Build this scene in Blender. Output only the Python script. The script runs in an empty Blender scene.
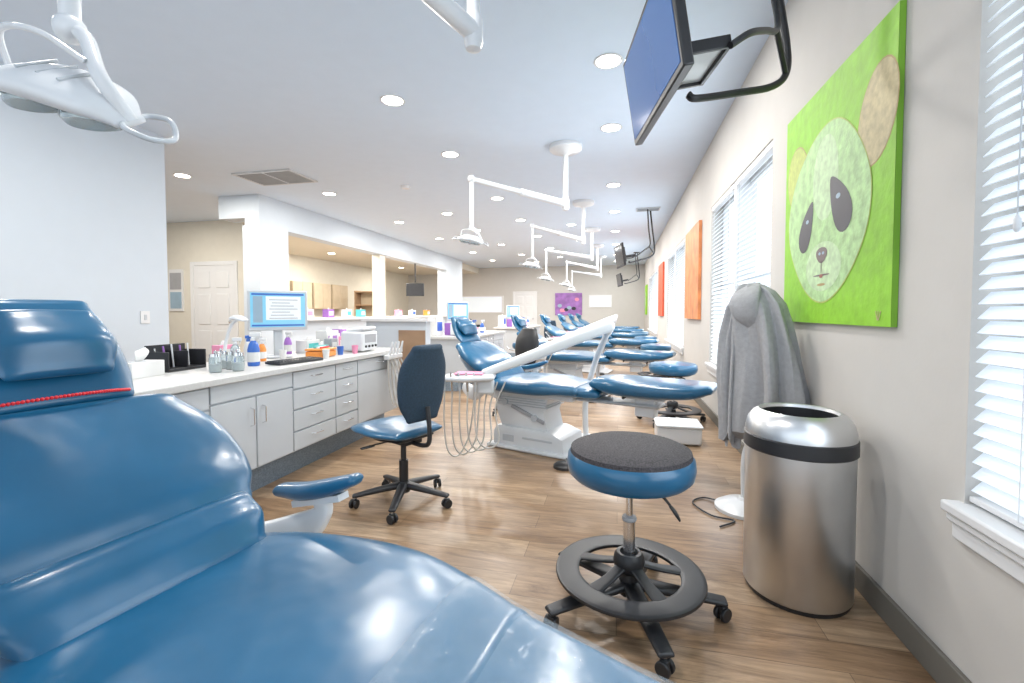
import bpy, math, random
import bmesh
from mathutils import Vector, Matrix, Euler
random.seed(4)
V=Vector
sc=bpy.context.scene
COL=sc.collection
try:
    sc.view_settings.view_transform='Standard'
except Exception: pass

# ------------------------------------------------------------ materials
def mat(name,col,rough=.5,metal=0,var=.06,scale=6,bump=0,emit=None,es=1,bscale=60,coat=0,trans=0,bdist=.01,alpha=1):
    m=bpy.data.materials.new(name); m.use_nodes=True
    nt=m.node_tree; b=nt.nodes['Principled BSDF']
    b.inputs['Roughness'].default_value=rough; b.inputs['Metallic'].default_value=metal
    b.inputs['Alpha'].default_value=alpha
    if coat: b.inputs['Coat Weight'].default_value=coat; b.inputs['Coat Roughness'].default_value=.18
    if trans: b.inputs['Transmission Weight'].default_value=trans
    tc=nt.nodes.new('ShaderNodeTexCoord')
    n=nt.nodes.new('ShaderNodeTexNoise'); n.inputs['Scale'].default_value=scale; n.inputs['Detail'].default_value=3
    nt.links.new(tc.outputs['Object'],n.inputs['Vector'])
    r=nt.nodes.new('ShaderNodeValToRGB')
    r.color_ramp.elements[0].position=.3; r.color_ramp.elements[1].position=.7
    r.color_ramp.elements[0].color=tuple(c*(1-var) for c in col)+(1,)
    r.color_ramp.elements[1].color=tuple(min(1,c*(1+var)) for c in col)+(1,)
    nt.links.new(n.outputs['Fac'],r.inputs['Fac']); nt.links.new(r.outputs['Color'],b.inputs['Base Color'])
    if bump:
        n2=nt.nodes.new('ShaderNodeTexNoise'); n2.inputs['Scale'].default_value=bscale
        nt.links.new(tc.outputs['Object'],n2.inputs['Vector'])
        bp=nt.nodes.new('ShaderNodeBump'); bp.inputs['Strength'].default_value=bump; bp.inputs['Distance'].default_value=bdist
        nt.links.new(n2.outputs['Fac'],bp.inputs['Height']); nt.links.new(bp.outputs['Normal'],b.inputs['Normal'])
    if emit:
        b.inputs['Emission Color'].default_value=tuple(emit)+(1,); b.inputs['Emission Strength'].default_value=es
    return m

def floor_mat():
    m=bpy.data.materials.new('wood_plank_floor'); m.use_nodes=True; nt=m.node_tree; N=nt.nodes; Lk=nt.links
    b=N['Principled BSDF']; b.inputs['Roughness'].default_value=.31
    tc=N.new('ShaderNodeTexCoord')
    br=N.new('ShaderNodeTexBrick'); br.offset=.37; br.inputs['Scale'].default_value=1
    br.inputs['Brick Width'].default_value=1.25; br.inputs['Row Height'].default_value=.16
    br.inputs['Mortar Size'].default_value=.0016; br.inputs['Bias'].default_value=0
    br.inputs['Color1'].default_value=(.285,.185,.108,1); br.inputs['Color2'].default_value=(.42,.305,.20,1); br.inputs['Mortar'].default_value=(.17,.115,.07,1)
    Lk.new(tc.outputs['Object'],br.inputs['Vector'])
    def grain(sx,sy,sc_,lo,hi,c0,c1,dist):
        mp=N.new('ShaderNodeMapping'); mp.inputs['Scale'].default_value=(sx,sy,1)
        Lk.new(tc.outputs['Object'],mp.inputs['Vector'])
        n=N.new('ShaderNodeTexNoise'); n.inputs['Scale'].default_value=sc_; n.inputs['Detail'].default_value=8; n.inputs['Roughness'].default_value=.7; n.inputs['Distortion'].default_value=dist
        Lk.new(mp.outputs['Vector'],n.inputs['Vector'])
        r=N.new('ShaderNodeValToRGB'); e=r.color_ramp.elements
        e[0].position=lo; e[0].color=c0; e[1].position=hi; e[1].color=c1
        Lk.new(n.outputs['Fac'],r.inputs['Fac']); return r
    r1=grain(1.2,8,1.7,.35,.65,(.60,.55,.52,1),(1.22,1.2,1.18,1),1.2)
    r2=grain(3,55,1.2,.35,.65,(.78,.77,.76,1),(1.12,1.11,1.1,1),.2)
    mx=N.new('ShaderNodeMix'); mx.data_type='RGBA'; mx.blend_type='MULTIPLY'; mx.inputs['Factor'].default_value=1
    Lk.new(br.outputs['Color'],mx.inputs[6]); Lk.new(r1.outputs['Color'],mx.inputs[7])
    m2=N.new('ShaderNodeMix'); m2.data_type='RGBA'; m2.blend_type='MULTIPLY'; m2.inputs['Factor'].default_value=1
    Lk.new(mx.outputs[2],m2.inputs[6]); Lk.new(r2.outputs['Color'],m2.inputs[7])
    Lk.new(m2.outputs[2],b.inputs['Base Color'])
    return m

M={}
M['floor']=floor_mat()
M['ceil']=mat('ceiling_paint',(.65,.75,.87),.9,var=.01,bump=.05)
M['wallL']=mat('cool_wall_paint',(.58,.64,.70),.85,var=.01,bump=.03)
M['wallR']=mat('warm_wall_paint',(.57,.55,.52),.85,var=.015,bump=.03)
M['wallB']=mat('end_wall_paint',(.56,.55,.53),.85,var=.015)
M['beige']=mat('beige_wall_paint',(.68,.65,.57),.85,var=.02)
M['white']=mat('white_trim_paint',(.72,.73,.74),.45,var=.01)
M['plastic']=mat('white_plastic',(.70,.72,.74),.3,var=.02,coat=.2)
M['cab']=mat('cabinet_laminate',(.52,.55,.58),.45,var=.015)
M['counter']=mat('counter_laminate',(.57,.57,.56),.35,var=.05,scale=60)
M['toe']=mat('speckled_toe_kick',(.20,.25,.30),.6,var=.3,scale=120)
M['base']=mat('taupe_baseboard',(.16,.15,.13),.6,var=.05)
M['blue']=mat('blue_vinyl',(.010,.105,.215),.28,var=.14,scale=3,bump=.4,bscale=6,coat=.3,bdist=.02)
M['blued']=mat('dark_navy_fabric',(.016,.042,.075),.7,var=.2,scale=90,bump=.2,bscale=300)
M['cover']=mat('clear_plastic_film',(.62,.74,.82),.16,var=.05,alpha=.15,bump=.5,bscale=14,bdist=.02,coat=.4)
M['black']=mat('black_plastic',(.018,.019,.022),.4,var=.1)
M['mesh']=mat('charcoal_mesh_fabric',(.05,.045,.05),.8,var=.5,scale=150,bump=.4,bscale=350)
M['chrome']=mat('polished_chrome',(.75,.76,.78),.15,1,var=.02)
M['steel']=mat('brushed_steel',(.66,.67,.68),.34,1,var=.06,scale=5)
M['grey']=mat('grey_plastic',(.35,.36,.38),.5,var=.05)
M['lgrey']=mat('light_grey_plastic',(.52,.55,.58),.35,var=.03)
M['hose']=mat('hose_rubber',(.55,.53,.50),.5,var=.03)
M['slat']=mat('blind_slat_glow',(.66,.71,.76),.5,var=.01,emit=(.80,.91,1),es=.30)  # emission put into slats and end-wall panes stands in for daylight behind them
M['glow']=mat('lamp_diffuser',(1,1,1),.5,var=0,emit=(1,.93,.80),es=22)
M['coat']=mat('grey_fleece',(.37,.375,.39),.95,var=.08,scale=40,bump=.25,bscale=160)
M['green']=mat('lime_paint',(.25,.56,.02),.6,var=.12,scale=14,bump=.2,bscale=30)
M['pgreen']=mat('pale_green_paint',(.42,.64,.30),.6,var=.22,scale=18,bump=.2)
M['pgreen2']=mat('paler_green_paint',(.52,.70,.42),.6,var=.18,scale=25)
M['tan']=mat('tan_paint',(.52,.44,.24),.6,var=.18,scale=30)
M['tan2']=mat('olive_tan_paint',(.44,.52,.13),.6,var=.15,scale=30)
M['rust']=mat('rust_paint',(.42,.30,.12),.6,var=.1)
M['navy']=mat('navy_paint',(.015,.015,.03),.5,var=.3)
M['iris']=mat('iris_blue_paint',(.30,.42,.52),.5)
M['brownp']=mat('brown_paint',(.14,.10,.10),.5)
M['redp']=mat('red_paint',(.30,.09,.05),.5)
M['orange']=mat('orange_paint',(.70,.26,.10),.6,var=.25,scale=5)
M['redart']=mat('red_orange_paint',(.66,.10,.04),.6,var=.25,scale=5)
M['purple']=mat('violet_paint',(.30,.14,.42),.6,var=.3,scale=4)
M['canvas']=mat('canvas_edge',(.20,.44,.04),.8)
M['screen']=mat('lit_blue_screen',(.03,.07,.18),.10,var=.2,scale=1.5,emit=(.07,.17,.44),es=.42)
M['screenoff']=mat('dark_screen',(.03,.035,.045),.15,var=.1)
M['scr2']=mat('monitor_screen_blue',(.15,.4,.55),.2,emit=(.22,.55,.75),es=.42)
M['scrw']=mat('monitor_window_white',(.55,.55,.55),.3,emit=(.75,.9,1),es=.42)
M['glass']=mat('clear_glass',(.75,.85,.88),.08,var=0,trans=.8)
M['wood']=mat('warm_wood_laminate',(.32,.21,.13),.5,var=.2,scale=3)
M['cupb']=mat('tan_cupboard',(.48,.40,.29),.5,var=.05)
M['orangep']=mat('orange_plastic',(.80,.28,.05),.35)
M['bluep']=mat('blue_plastic',(.04,.14,.5),.3)
M['tealp']=mat('teal_plastic',(.1,.5,.5),.4)
M['redplas']=mat('red_beads',(.70,.02,.03),.3)
M['purplep']=mat('purple_plastic',(.35,.15,.5),.4)
M['pink']=mat('pink_paper',(.75,.28,.42),.6)
M['paper']=mat('white_paper',(.70,.70,.69),.8)
M['vent']=mat('vent_grey',(.38,.41,.44),.5)

# ------------------------------------------------------------ mesh builder
def cat(pts,k=6):
    pts=[V(p) for p in pts]
    if len(pts)<3: return pts
    P=[pts[0]*2-pts[1]]+pts+[pts[-1]*2-pts[-2]]
    out=[]
    for i in range(1,len(P)-2):
        a,b,c,d=P[i-1],P[i],P[i+1],P[i+2]
        for j in range(k):
            t=j/k
            out.append(.5*((2*b)+(c-a)*t+(2*a-5*b+4*c-d)*t*t+(3*b-a-3*c+d)*t**3))
    out.append(pts[-1]); return out
def catc(pts,k=5):
    n=len(pts); pts=[V(p) for p in pts]; out=[]
    for i in range(n):
        a,b,c,d=pts[i-1],pts[i],pts[(i+1)%n],pts[(i+2)%n]
        for j in range(k):
            t=j/k
            out.append(.5*((2*b)+(c-a)*t+(2*a-5*b+4*c-d)*t*t+(3*b-a-3*c+d)*t**3))
    return out
def sg(x): return -1 if x<0 else 1
class MB:
    def __init__(s): s.v=[];s.f=[];s.m=[];s.mats=[]
    def mi(s,m):
        if m not in s.mats: s.mats.append(m)
        return s.mats.index(m)
    def add(s,vs,fs,m):
        b=len(s.v); s.v+=[tuple(v) for v in vs]; k=s.mi(m)
        for f in fs: s.f.append(tuple(b+i for i in f)); s.m.append(k)
        return s
    def box(s,c,d,m,rot=(0,0,0)):
        R=Euler(rot).to_matrix(); c=V(c); vs=[]
        for z in(-.5,.5):
            for y in(-.5,.5):
                for x in(-.5,.5): vs.append(c+R@V((x*d[0],y*d[1],z*d[2])))
        return s.add(vs,[(0,2,3,1),(4,5,7,6),(0,1,5,4),(2,6,7,3),(0,4,6,2),(1,3,7,5)],m)
    def b2(s,x0,x1,y0,y1,z0,z1,m): return s.box(((x0+x1)/2,(y0+y1)/2,(z0+z1)/2),(abs(x1-x0),abs(y1-y0),abs(z1-z0)),m)
    def rings(s,rings,m,caps=True,closed=False):
        n=len(rings[0]); vs=[p for r in rings for p in r]; fs=[]
        R=len(rings)
        for i in range(R if closed else R-1):
            for j in range(n):
                a=i*n+j; b=i*n+(j+1)%n; c=((i+1)%R)*n+(j+1)%n; d=((i+1)%R)*n+j
                fs.append((a,b,c,d))
        if caps and not closed:
            fs.append(tuple(range(n))[::-1]); fs.append(tuple((R-1)*n+j for j in range(n)))
        return s.add(vs,fs,m)
    def tube(s,pts,r,m,n=10,closed=False):
        pts=[V(p) for p in pts]; k=len(pts)
        rr=r if isinstance(r,(list,tuple)) else [r]*k
        T=[]
        for i in range(k):
            a=pts[(i-1)%k] if (closed or i>0) else pts[i]; b=pts[(i+1)%k] if (closed or i<k-1) else pts[i]
            t=(b-a); T.append(t.normalized() if t.length>1e-9 else V((0,0,1)))
        u=T[0].orthogonal().normalized(); rings=[]
        for i in range(k):
            u=(u-T[i]*u.dot(T[i])).normalized(); w=T[i].cross(u)
            rings.append([pts[i]+(u*math.cos(2*math.pi*j/n)+w*math.sin(2*math.pi*j/n))*rr[min(i,len(rr)-1)] for j in range(n)])
        return s.rings(rings,m,closed=closed)
    def cyl(s,p0,p1,r,m,r1=None,n=20): return s.tube([p0,p1],[r,r if r1 is None else r1],m,n)
    def lathe(s,prof,m,c=(0,0,0),n=36,mt=None,caps=True):
        c=V(c); rings=[]
        for r,z in prof:
            ring=[]
            for j in range(n):
                p=V((max(r,1e-4)*math.cos(2*math.pi*j/n),max(r,1e-4)*math.sin(2*math.pi*j/n),z))
                if mt: p=mt@p
                ring.append(c+p)
            rings.append(ring)
        return s.rings(rings,m,caps=caps)
    def torus(s,c,R,r,m,n=40,flat=1,mt=None,k=10,sq=1):
        rings=[]
        for i in range(n):
            a=2*math.pi*i/n; ring=[]
            for j in range(k):
                b=2*math.pi*j/k; cb,sb=math.cos(b),math.sin(b)
                cb=sg(cb)*abs(cb)**sq; sb=sg(sb)*abs(sb)**sq
                p=V(((R+r*cb)*math.cos(a),(R+r*cb)*math.sin(a),r*flat*sb))
                if mt: p=mt@p
                ring.append(V(c)+p)
            rings.append(ring)
        return s.rings(rings,m,closed=True)
    def cushion(s,pts,hw,ht,side,m,e=3,n=32,k=6,endr=.6,et=2.2):
        q=cat([V(p) for p in pts],k)
        h=cat([V((a,b,0)) for a,b in zip(hw,ht)],k)
        side=V(side).normalized(); K=len(q); secs=[]
        for i in range(K):
            t=(q[min(K-1,i+1)]-q[max(0,i-1)]).normalized(); up=t.cross(side).normalized()
            secs.append((q[i],t,up,h[i][0],h[i][1]))
        def sec(c,up,a,b):
            ring=[]
            for j in range(n):
                A=2*math.pi*j/n; ca,sa=math.cos(A),math.sin(A)
                ring.append(c+side*(sg(ca)*abs(ca)**(2/e)*a)+up*(sg(sa)*abs(sa)**(2/et)*b))
            return ring
        rings=[]
        c,t,up,a,b=secs[0]
        for A in (88,70,50,30,12):
            A=math.radians(A); rings.append(sec(c-t*b*math.sin(A),up,a-(1-math.cos(A))*min(a,b)*endr,max(b*math.cos(A),.0005)))
        for (c,t,up,a,b) in secs: rings.append(sec(c,up,a,b))
        for A in (12,30,50,70,88):
            A=math.radians(A); rings.append(sec(c+t*b*math.sin(A),up,a-(1-math.cos(A))*min(a,b)*endr,max(b*math.cos(A),.0005)))
        return s.rings(rings,m)
    def poly(s,pts,m): return s.add(pts,[tuple(range(len(pts)))],m)
    def ball(s,c,r,m,sc=(1,1,1),n=16):
        prof=[(math.cos(math.radians(a)),math.sin(math.radians(a))) for a in range(-90,91,15)]
        return s.lathe([(p[0]*r,p[1]*r) for p in prof],m,c,n,Matrix.Diagonal(sc))
    def obj(s,name,parent=None,label=None,bevel=0,seg=2,loc=None,rot=None,sharp=35,recalc=True):
        me=bpy.data.meshes.new(name); me.from_pydata(s.v,[],s.f)
        for m in s.mats: me.materials.append(m)
        me.polygons.foreach_set('material_index',s.m)
        me.polygons.foreach_set('use_smooth',[True]*len(s.f)); me.update()
        if recalc:
            bm=bmesh.new(); bm.from_mesh(me); bmesh.ops.recalc_face_normals(bm,faces=bm.faces); bm.to_mesh(me); bm.free()
        me.set_sharp_from_angle(angle=math.radians(sharp))
        o=bpy.data.objects.new(name,me); COL.objects.link(o)
        if parent: o.parent=parent
        if loc: o.location=loc
        if rot: o.rotation_euler=rot
        if label: o['label']=label
        if bevel:
            b=o.modifiers.new('bevel','BEVEL'); b.width=bevel; b.segments=seg; b.limit_method='ANGLE'; b.angle_limit=math.radians(40)
        return o
def thing(name,label,category,loc=(0,0,0),rz=0,group=None):
    e=bpy.data.objects.new(name,None); COL.objects.link(e); e.empty_display_size=.1
    e.location=loc; e.rotation_euler=(0,0,math.radians(rz))
    e['label']=label; e['category']=category
    if group: e['group']=group
    return e
def thing0(n,par):
    e=bpy.data.objects.new(n,None); COL.objects.link(e); e.parent=par; e.empty_display_size=.05; return e
def single(o,label,category,group=None):
    o['label']=label; o['category']=category
    if group: o['group']=group
    return o
def struct(o): o['kind']='structure'; return o
def copyt(root,loc,rz=None,label=None,group=None):
    def rec(o,par):
        c=o.copy(); COL.objects.link(c)
        if par: c.parent=par; c.matrix_parent_inverse=o.matrix_parent_inverse.copy()
        for ch in list(o.children): rec(ch,c)
        return c
    c=rec(root,None); c.location=loc
    if rz is not None: c.rotation_euler=(0,0,math.radians(rz))
    if label: c['label']=label
    if group: c['group']=group; root['group']=group
    return c

XW=1.07; CZ=3.3; YF=20.5
# ------------------------------------------------------------ shell
struct(MB().b2(-12,XW+.2,-2.5,YF+.2,-.1,0,M['floor']).obj('floor'))
struct(MB().b2(-12,XW+.2,-2.5,YF+.2,CZ,CZ+.1,M['ceil']).obj('ceiling'))
struct(MB().b2(-10,-6.4,8.65,YF,3.05,CZ,M['beige']).obj('ceiling'))
WZ0,WZ1=.64,2.5
wins=[(.45,1.71),(3.66,5.89),(8.15,10.9),(13.6,17.4)]
w=MB(); y=-2.5
for a,b in wins:
    w.b2(XW,XW+.2,y,a,0,CZ,M['wallR']); w.b2(XW,XW+.2,a,b,0,WZ0,M['wallR']); w.b2(XW,XW+.2,a,b,WZ1,CZ,M['wallR']); y=b
w.b2(XW,XW+.2,y,YF+.2,0,CZ,M['wallR'])
struct(w.obj('wall_right',sharp=10))
struct(MB().b2(-12,XW,YF,YF+.2,0,CZ,M['wallB']).obj('wall_back'))
struct(MB().b2(-5.4,-5.2,-2.5,4.33,0,CZ,M['wallL']).obj('wall_left'))
struct(MB().b2(-12.1,-12,-2.5,8.5,0,CZ,M['beige']).obj('wall_alcove_side'))
struct(MB().b2(-12,-8.1,8.5,8.65,0,CZ,M['beige']).obj('wall_alcove_back'))
struct(MB().b2(-10.1,-10,8.65,YF,0,CZ,M['beige']).obj('wall_far_left'))
struct(MB().b2(-6.4,-6.1,6.76,17.3,2.77,CZ,M['wallL']).b2(-6.95,-6.4,6.76,7.1,2.9,CZ,M['wallL']).obj('trim_1'))
for i,(a,b,x0,x1,mm) in enumerate([(6.76,7.47,-6.45,-6.1,'wallL'),(10.95,11.25,-6.38,-6.16,'beige'),(15.6,17.3,-6.45,-6.1,'wallL')]):
    struct(MB().b2(x0,x1,a,b,0,2.77,M[mm]).obj('trim_%d'%(i+2)))
struct(MB().b2(-6.4,-6.15,7.47,10.95,0,1.08,M['wallL']).b2(-6.6,-6.0,7.47,10.95,1.08,1.13,M['white']).obj('trim_5'))
struct(MB().b2(-6.4,-6.15,11.25,15.6,0,1.08,M['wallL']).b2(-6.6,-6.0,11.25,15.6,1.08,1.13,M['white']).obj('trim_6'))
struct(MB().b2(XW-.018,XW,-2.5,YF,0,.11,M['base']).obj('baseboard_right',bevel=.004))
struct(MB().b2(-5.2,-5.18,-2.5,4.33,0,.11,M['base']).obj('baseboard_left'))
struct(MB().b2(-9.9,XW,YF-.02,YF,0,.11,M['base']).obj('baseboard_back'))
# windows
tn=7
for i,(a,b) in enumerate(wins):
    f=MB(); X=XW+.13
    for (y0,y1,z0,z1) in [(a,a+.05,WZ0,WZ1),(b-.05,b,WZ0,WZ1),(a,b,WZ0,WZ0+.05),(a,b,WZ1-.05,WZ1),(a,b,1.55,1.6)]:
        f.b2(X,X+.05,y0,y1,z0,z1,M['white'])
    nm=1 if i==0 else (2 if i<3 else 3)
    for k in range(1,nm):
        yy=a+(b-a)*k/nm; f.b2(XW+.01,X+.06,yy-.04,yy+.04,WZ0,WZ1,M['white'])
    struct(f.obj('window_%d'%(i+1)))
    s=MB().b2(XW-.05,XW+.12,a-.03,b+.03,WZ0-.03,WZ0+.005,M['white']).b2(XW-.022,XW,a-.02,b+.02,WZ0-.115,WZ0-.03,M['white']).b2(XW-.036,XW,a-.025,b+.025,WZ0-.06,WZ0-.03,M['white'])
    struct(s.obj('trim_%d'%tn,bevel=.008)); tn+=1
    for k in range(nm):
        y0=a+(b-a)*k/nm+(.045 if k else .006); y1=a+(b-a)*(k+1)/nm-(.045 if k<nm-1 else .006)
        bl=thing('window_blind','white horizontal faux-wood slat blind covering the window','window blind',(XW+.03,(y0+y1)/2,WZ0+.01),0,'white slat window blinds')
        L=y1-y0; H=WZ1-WZ0-.02
        MB().box((0,0,H-.02),(.05,L,.05),M['white']).obj('headrail',bl,bevel=.004)
        q=MB(); m=int((H-.04)/.045)
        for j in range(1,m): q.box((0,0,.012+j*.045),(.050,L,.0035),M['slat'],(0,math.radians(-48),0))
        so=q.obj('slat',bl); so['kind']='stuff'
        MB().box((0,0,.014),(.045,L,.018),M['white']).obj('bottom_rail',bl,bevel=.003)
        for yy in (-L*.35,L*.35): MB().cyl((-.026,yy,.02),(-.026,yy,H),.0015,M['white'],n=6).obj('ladder_cord',bl)
        MB().tube([(-.033,L/2-.16,H-.03),(-.036,L/2-.16,1.0),(-.036,L/2-.16,.86)],[.002,.002,.002],M['lgrey'],6).lathe([(.004,0),(.009,.01),(.008,.035),(.002,.05)],M['plastic'],(-.036,L/2-.16,.82),10).obj('pull_cord',bl)
# doors
def door(n,x,y,wd,h):
    struct(MB().b2(-wd/2-.09,-wd/2,-.03,0,0,h+.09,M['white']).b2(wd/2,wd/2+.09,-.03,0,0,h+.09,M['white']).b2(-wd/2,wd/2,-.03,0,h,h+.09,M['white']).obj('trim_%d'%(20+n),bevel=.005,loc=(x,y,0)))
    p=MB().b2(-wd/2,wd/2,-.02,0,.01,h,M['white'])
    for sx in(-1,1):
        for (z0,z1) in [(.12,.36),(.42,.72),(.78,.94)]:
            p.b2(sx*wd*.23-wd*.15,sx*wd*.23+wd*.15,-.035,-.02,z0*h,z1*h,M['white'])
    o=struct(p.obj('door_%d'%n,bevel=.008,loc=(x,y,0)))
    MB().ball((wd*.42,-.06,h*.45),.03,M['chrome']).cyl((wd*.42,0,h*.45),(wd*.42,-.05,h*.45),.012,M['chrome']).obj('door_knob',o)
door(1,-8.9,8.5,1.10,2.3); door(2,-4.2,YF,.95,2.1)

# ------------------------------------------------------------ downlights, vent
dl=None
DL=[(-.1,3.87),(-.1,5.25),(-.1,7.6),(-.1,9.6),(-.1,11.9),(-.1,14.2),(-.1,16.8),(-.1,18.8),(-2.15,4.1),(-2.15,5.65),(-2.15,8),(-2.15,10),(-2.15,12.2),(-2.15,14.6),(-2.15,17),
 (-4.9,7.03),(-4.9,9.6),(-4.9,12),(-4.9,15),(-4.9,17.5),(-3.5,9),(-3.5,11),(-3.5,13.5),(-3.4,16),(-1.1,10.8),(-1.1,13.2),(-6.4,5.6),(-8.8,6.6),(-7.2,8.98),(-7.0,10.8),(-6.7,11.9),(-8.6,10),(-8.6,12.4),(-7,13.6),(-7,15.5),(-8.6,17),(-3.3,18.5),(-1.2,1.2),(-3.6,2.0)]  # some alcove entries are extra lamps added to brighten the dark back rooms
for i,(x,y) in enumerate(DL):
    low=x<-6.4 and y>8.65; z=3.05 if low else CZ
    if dl is None:
        dl=thing('recessed_downlight','round white recessed ceiling downlight, lit','ceiling light',(x,y,CZ),0,'recessed ceiling downlights')
        MB().torus((0,0,-.003),.108,.012,M['white'],flat=.5,n=28,k=8).obj('trim_ring',dl)
        MB().lathe([(.10,-.006),(.10,-.001)],M['glow'],n=24).obj('lens',dl)
    else: copyt(dl,(x,y,z))
    ld=bpy.data.lights.new('downlight_lamp','AREA'); ld.shape='DISK'; ld.size=.22; ld.energy=(54 if low else 72) if x<-6.3 else (36 if y>8.5 else 34); ld.color=(1,.94,.85) if x<-6.3 else (1,.96,.91)
    lo=bpy.data.objects.new('downlight_lamp',ld); lo.location=(x,y,z-.02); COL.objects.link(lo)
v=thing('ceiling_vent','grey slatted rectangular air vent in the ceiling','air vent',(-5.1,6.0,CZ))
MB().b2(-.5,.5,-.32,-.28,-.02,0,M['lgrey']).b2(-.5,.5,.28,.32,-.02,0,M['lgrey']).b2(-.5,-.46,-.28,.28,-.02,0,M['lgrey']).b2(.46,.5,-.28,.28,-.02,0,M['lgrey']).b2(-.015,.015,-.28,.28,-.02,0,M['lgrey']).obj('frame',v)
q=MB().b2(-.46,.46,-.28,.28,-.004,0,M['grey'])
for k in range(12): q.box((0,-.25+k*.046,-.012),(.92,.03,.003),M['vent'],(math.radians(-35),0,0))
q.obj('louver',v)
v2=copyt(v,(.55,9.5,CZ)); v2.scale=(.45,.45,1); v2['label']='small slatted air vent in the ceiling'
sd=MB().lathe([(.06,-.04),(.075,-.02),(.08,0)],M['white']).obj('smoke_detector',loc=(-3.4,6.9,CZ)); single(sd,'white round smoke detector on the ceiling','smoke detector')
sw=MB().b2(0,.01,-.05,.05,-.07,.07,M['white']).b2(.01,.016,-.015,.015,-.03,.03,M['lgrey']).obj('wall_switch',loc=(-5.2,4.05,1.19),bevel=.002); single(sw,'white light switch plate on the wall','light switch')

# ------------------------------------------------------------ paintings
pc=V((XW-.024,2.69,1.82))
def P(s,t,l): return V((-.001-.0006*l,-s,t))
pm=MB().b2(0,.022,-.6,.6,-.63,.63,M['canvas'])
pm.poly([P(-.6,-.63,0),P(.6,-.63,0),P(.6,.63,0),P(-.6,.63,0)],M['green'])
def blob(cx,cy,rx,ry,rot,l,m,n=28,k=0):
    pts=[]
    for i in range(n):
        a=2*math.pi*i/n; ss=math.sin(a); x=rx*math.cos(a)*(1-k*ss); y=ry*ss; r=math.radians(rot)
        pts.append(P(cx+x*math.cos(r)-y*math.sin(r),cy+x*math.sin(r)+y*math.cos(r),l))
    pm.poly(pts,m)
blob(.46,.26,.15,.215,-18,1,M['rust']);blob(.46,.26,.144,.208,-18,2,M['tan'])
blob(-.40,.22,.16,.20,14,1,M['rust']);blob(-.40,.22,.154,.193,14,2,M['tan2'])
face=[(-.03,.40),(.14,.37),(.30,.24),(.42,.04),(.42,-.15),(.33,-.31),(.17,-.45),(-.01,-.515),(-.19,-.48),(-.36,-.36),(-.50,-.17),(-.52,.02),(-.42,.21),(-.22,.35)]
pm.poly([V((-.001-.0006*3,-p.x,p.y)) for p in catc([(a*1.015,b*1.015,0) for a,b in face])],M['tan2'])
pm.poly([V((-.001-.0006*4,-p.x,p.y)) for p in catc([(a,b,0) for a,b in face])],M['pgreen'])
blob(-.02,.13,.15,.22,0,5,M['pgreen2']); blob(-.03,-.33,.21,.13,0,5,M['pgreen2'])
blob(-.245,-.09,.075,.15,-30,6,M['navy'],k=.45);blob(.145,-.03,.085,.17,34,6,M['navy'],k=.45)
blob(-.235,-.06,.020,.011,0,7,M['iris']);blob(.135,.0,.024,.013,0,7,M['iris'])
blob(-.04,-.27,.065,.042,0,7,M['brownp'],k=-.3);blob(-.062,-.26,.014,.008,0,8,M['iris']);blob(-.018,-.26,.014,.008,0,8,M['iris'])
blob(-.04,-.33,.004,.04,0,7,M['brownp'])
blob(-.04,-.38,.022,.010,0,7,M['redp']);blob(-.04,-.375,.10,.005,0,6,M['brownp']);blob(-.04,-.425,.05,.007,0,6,M['rust'])
for k in range(3): pm.box((-.003,-.5-.012*k,-.585),(.001,.004,.04),M['tan'],(math.radians(20*(k-1)),0,0))
single(pm.obj('painting',loc=pc,recalc=False,sharp=10),'square canvas painting of a pale green panda face on lime','painting')
def art(y0,y1,z0,z1,base,marks,label):
    q=MB().b2(0,.04,y0,y1,z0,z1,base)
    for (a,b,ra,rb,m) in marks:
        q.poly([V((-.003,y0+(y1-y0)*(a+ra*math.cos(t)),z0+(z1-z0)*(b+rb*math.sin(t)))) for t in [2*math.pi*i/20 for i in range(20)]],m)
    return single(q.obj('painting',loc=(XW-.042,0,0),recalc=False,sharp=10),label,'painting')
art(6.5,7.75,1.15,2.47,M['orange'],[],'orange canvas painting hung on the wall')
art(11.6,12.85,1.15,2.47,M['redart'],[],'red-orange canvas painting hung on the wall')
art(18.2,19.2,1.15,2.3,M['green'],[(.5,.5,.25,.3,M['pgreen'])],'green canvas painting hung on the wall')
q=MB().b2(-.6,.6,-.04,0,-.5,.5,M['purple'])
for i in range(7):
    a=random.uniform(-.45,.45); b=random.uniform(-.35,.35); q.poly([V((a+.1*math.cos(t),-.043-.001*i,b+.08*math.sin(t))) for t in [2*math.pi*j/14 for j in range(14)]],[M['pink'],M['navy'],M['iris']][i%3])
single(q.obj('painting',loc=(-2.2,YF-.003,1.6),recalc=False,sharp=10),'violet canvas painting on the end wall','painting')
q=MB().b2(-.2,.2,-.03,0,-.48,.48,M['white']).b2(-.16,.16,-.034,-.03,.02,.4,M['grey']).b2(-.16,.16,-.034,-.03,-.42,-.04,M['iris'])
single(q.obj('picture_frame',loc=(-9.95,8.5,1.75)),'tall white framed photo collage on beige wall','picture')

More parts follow.
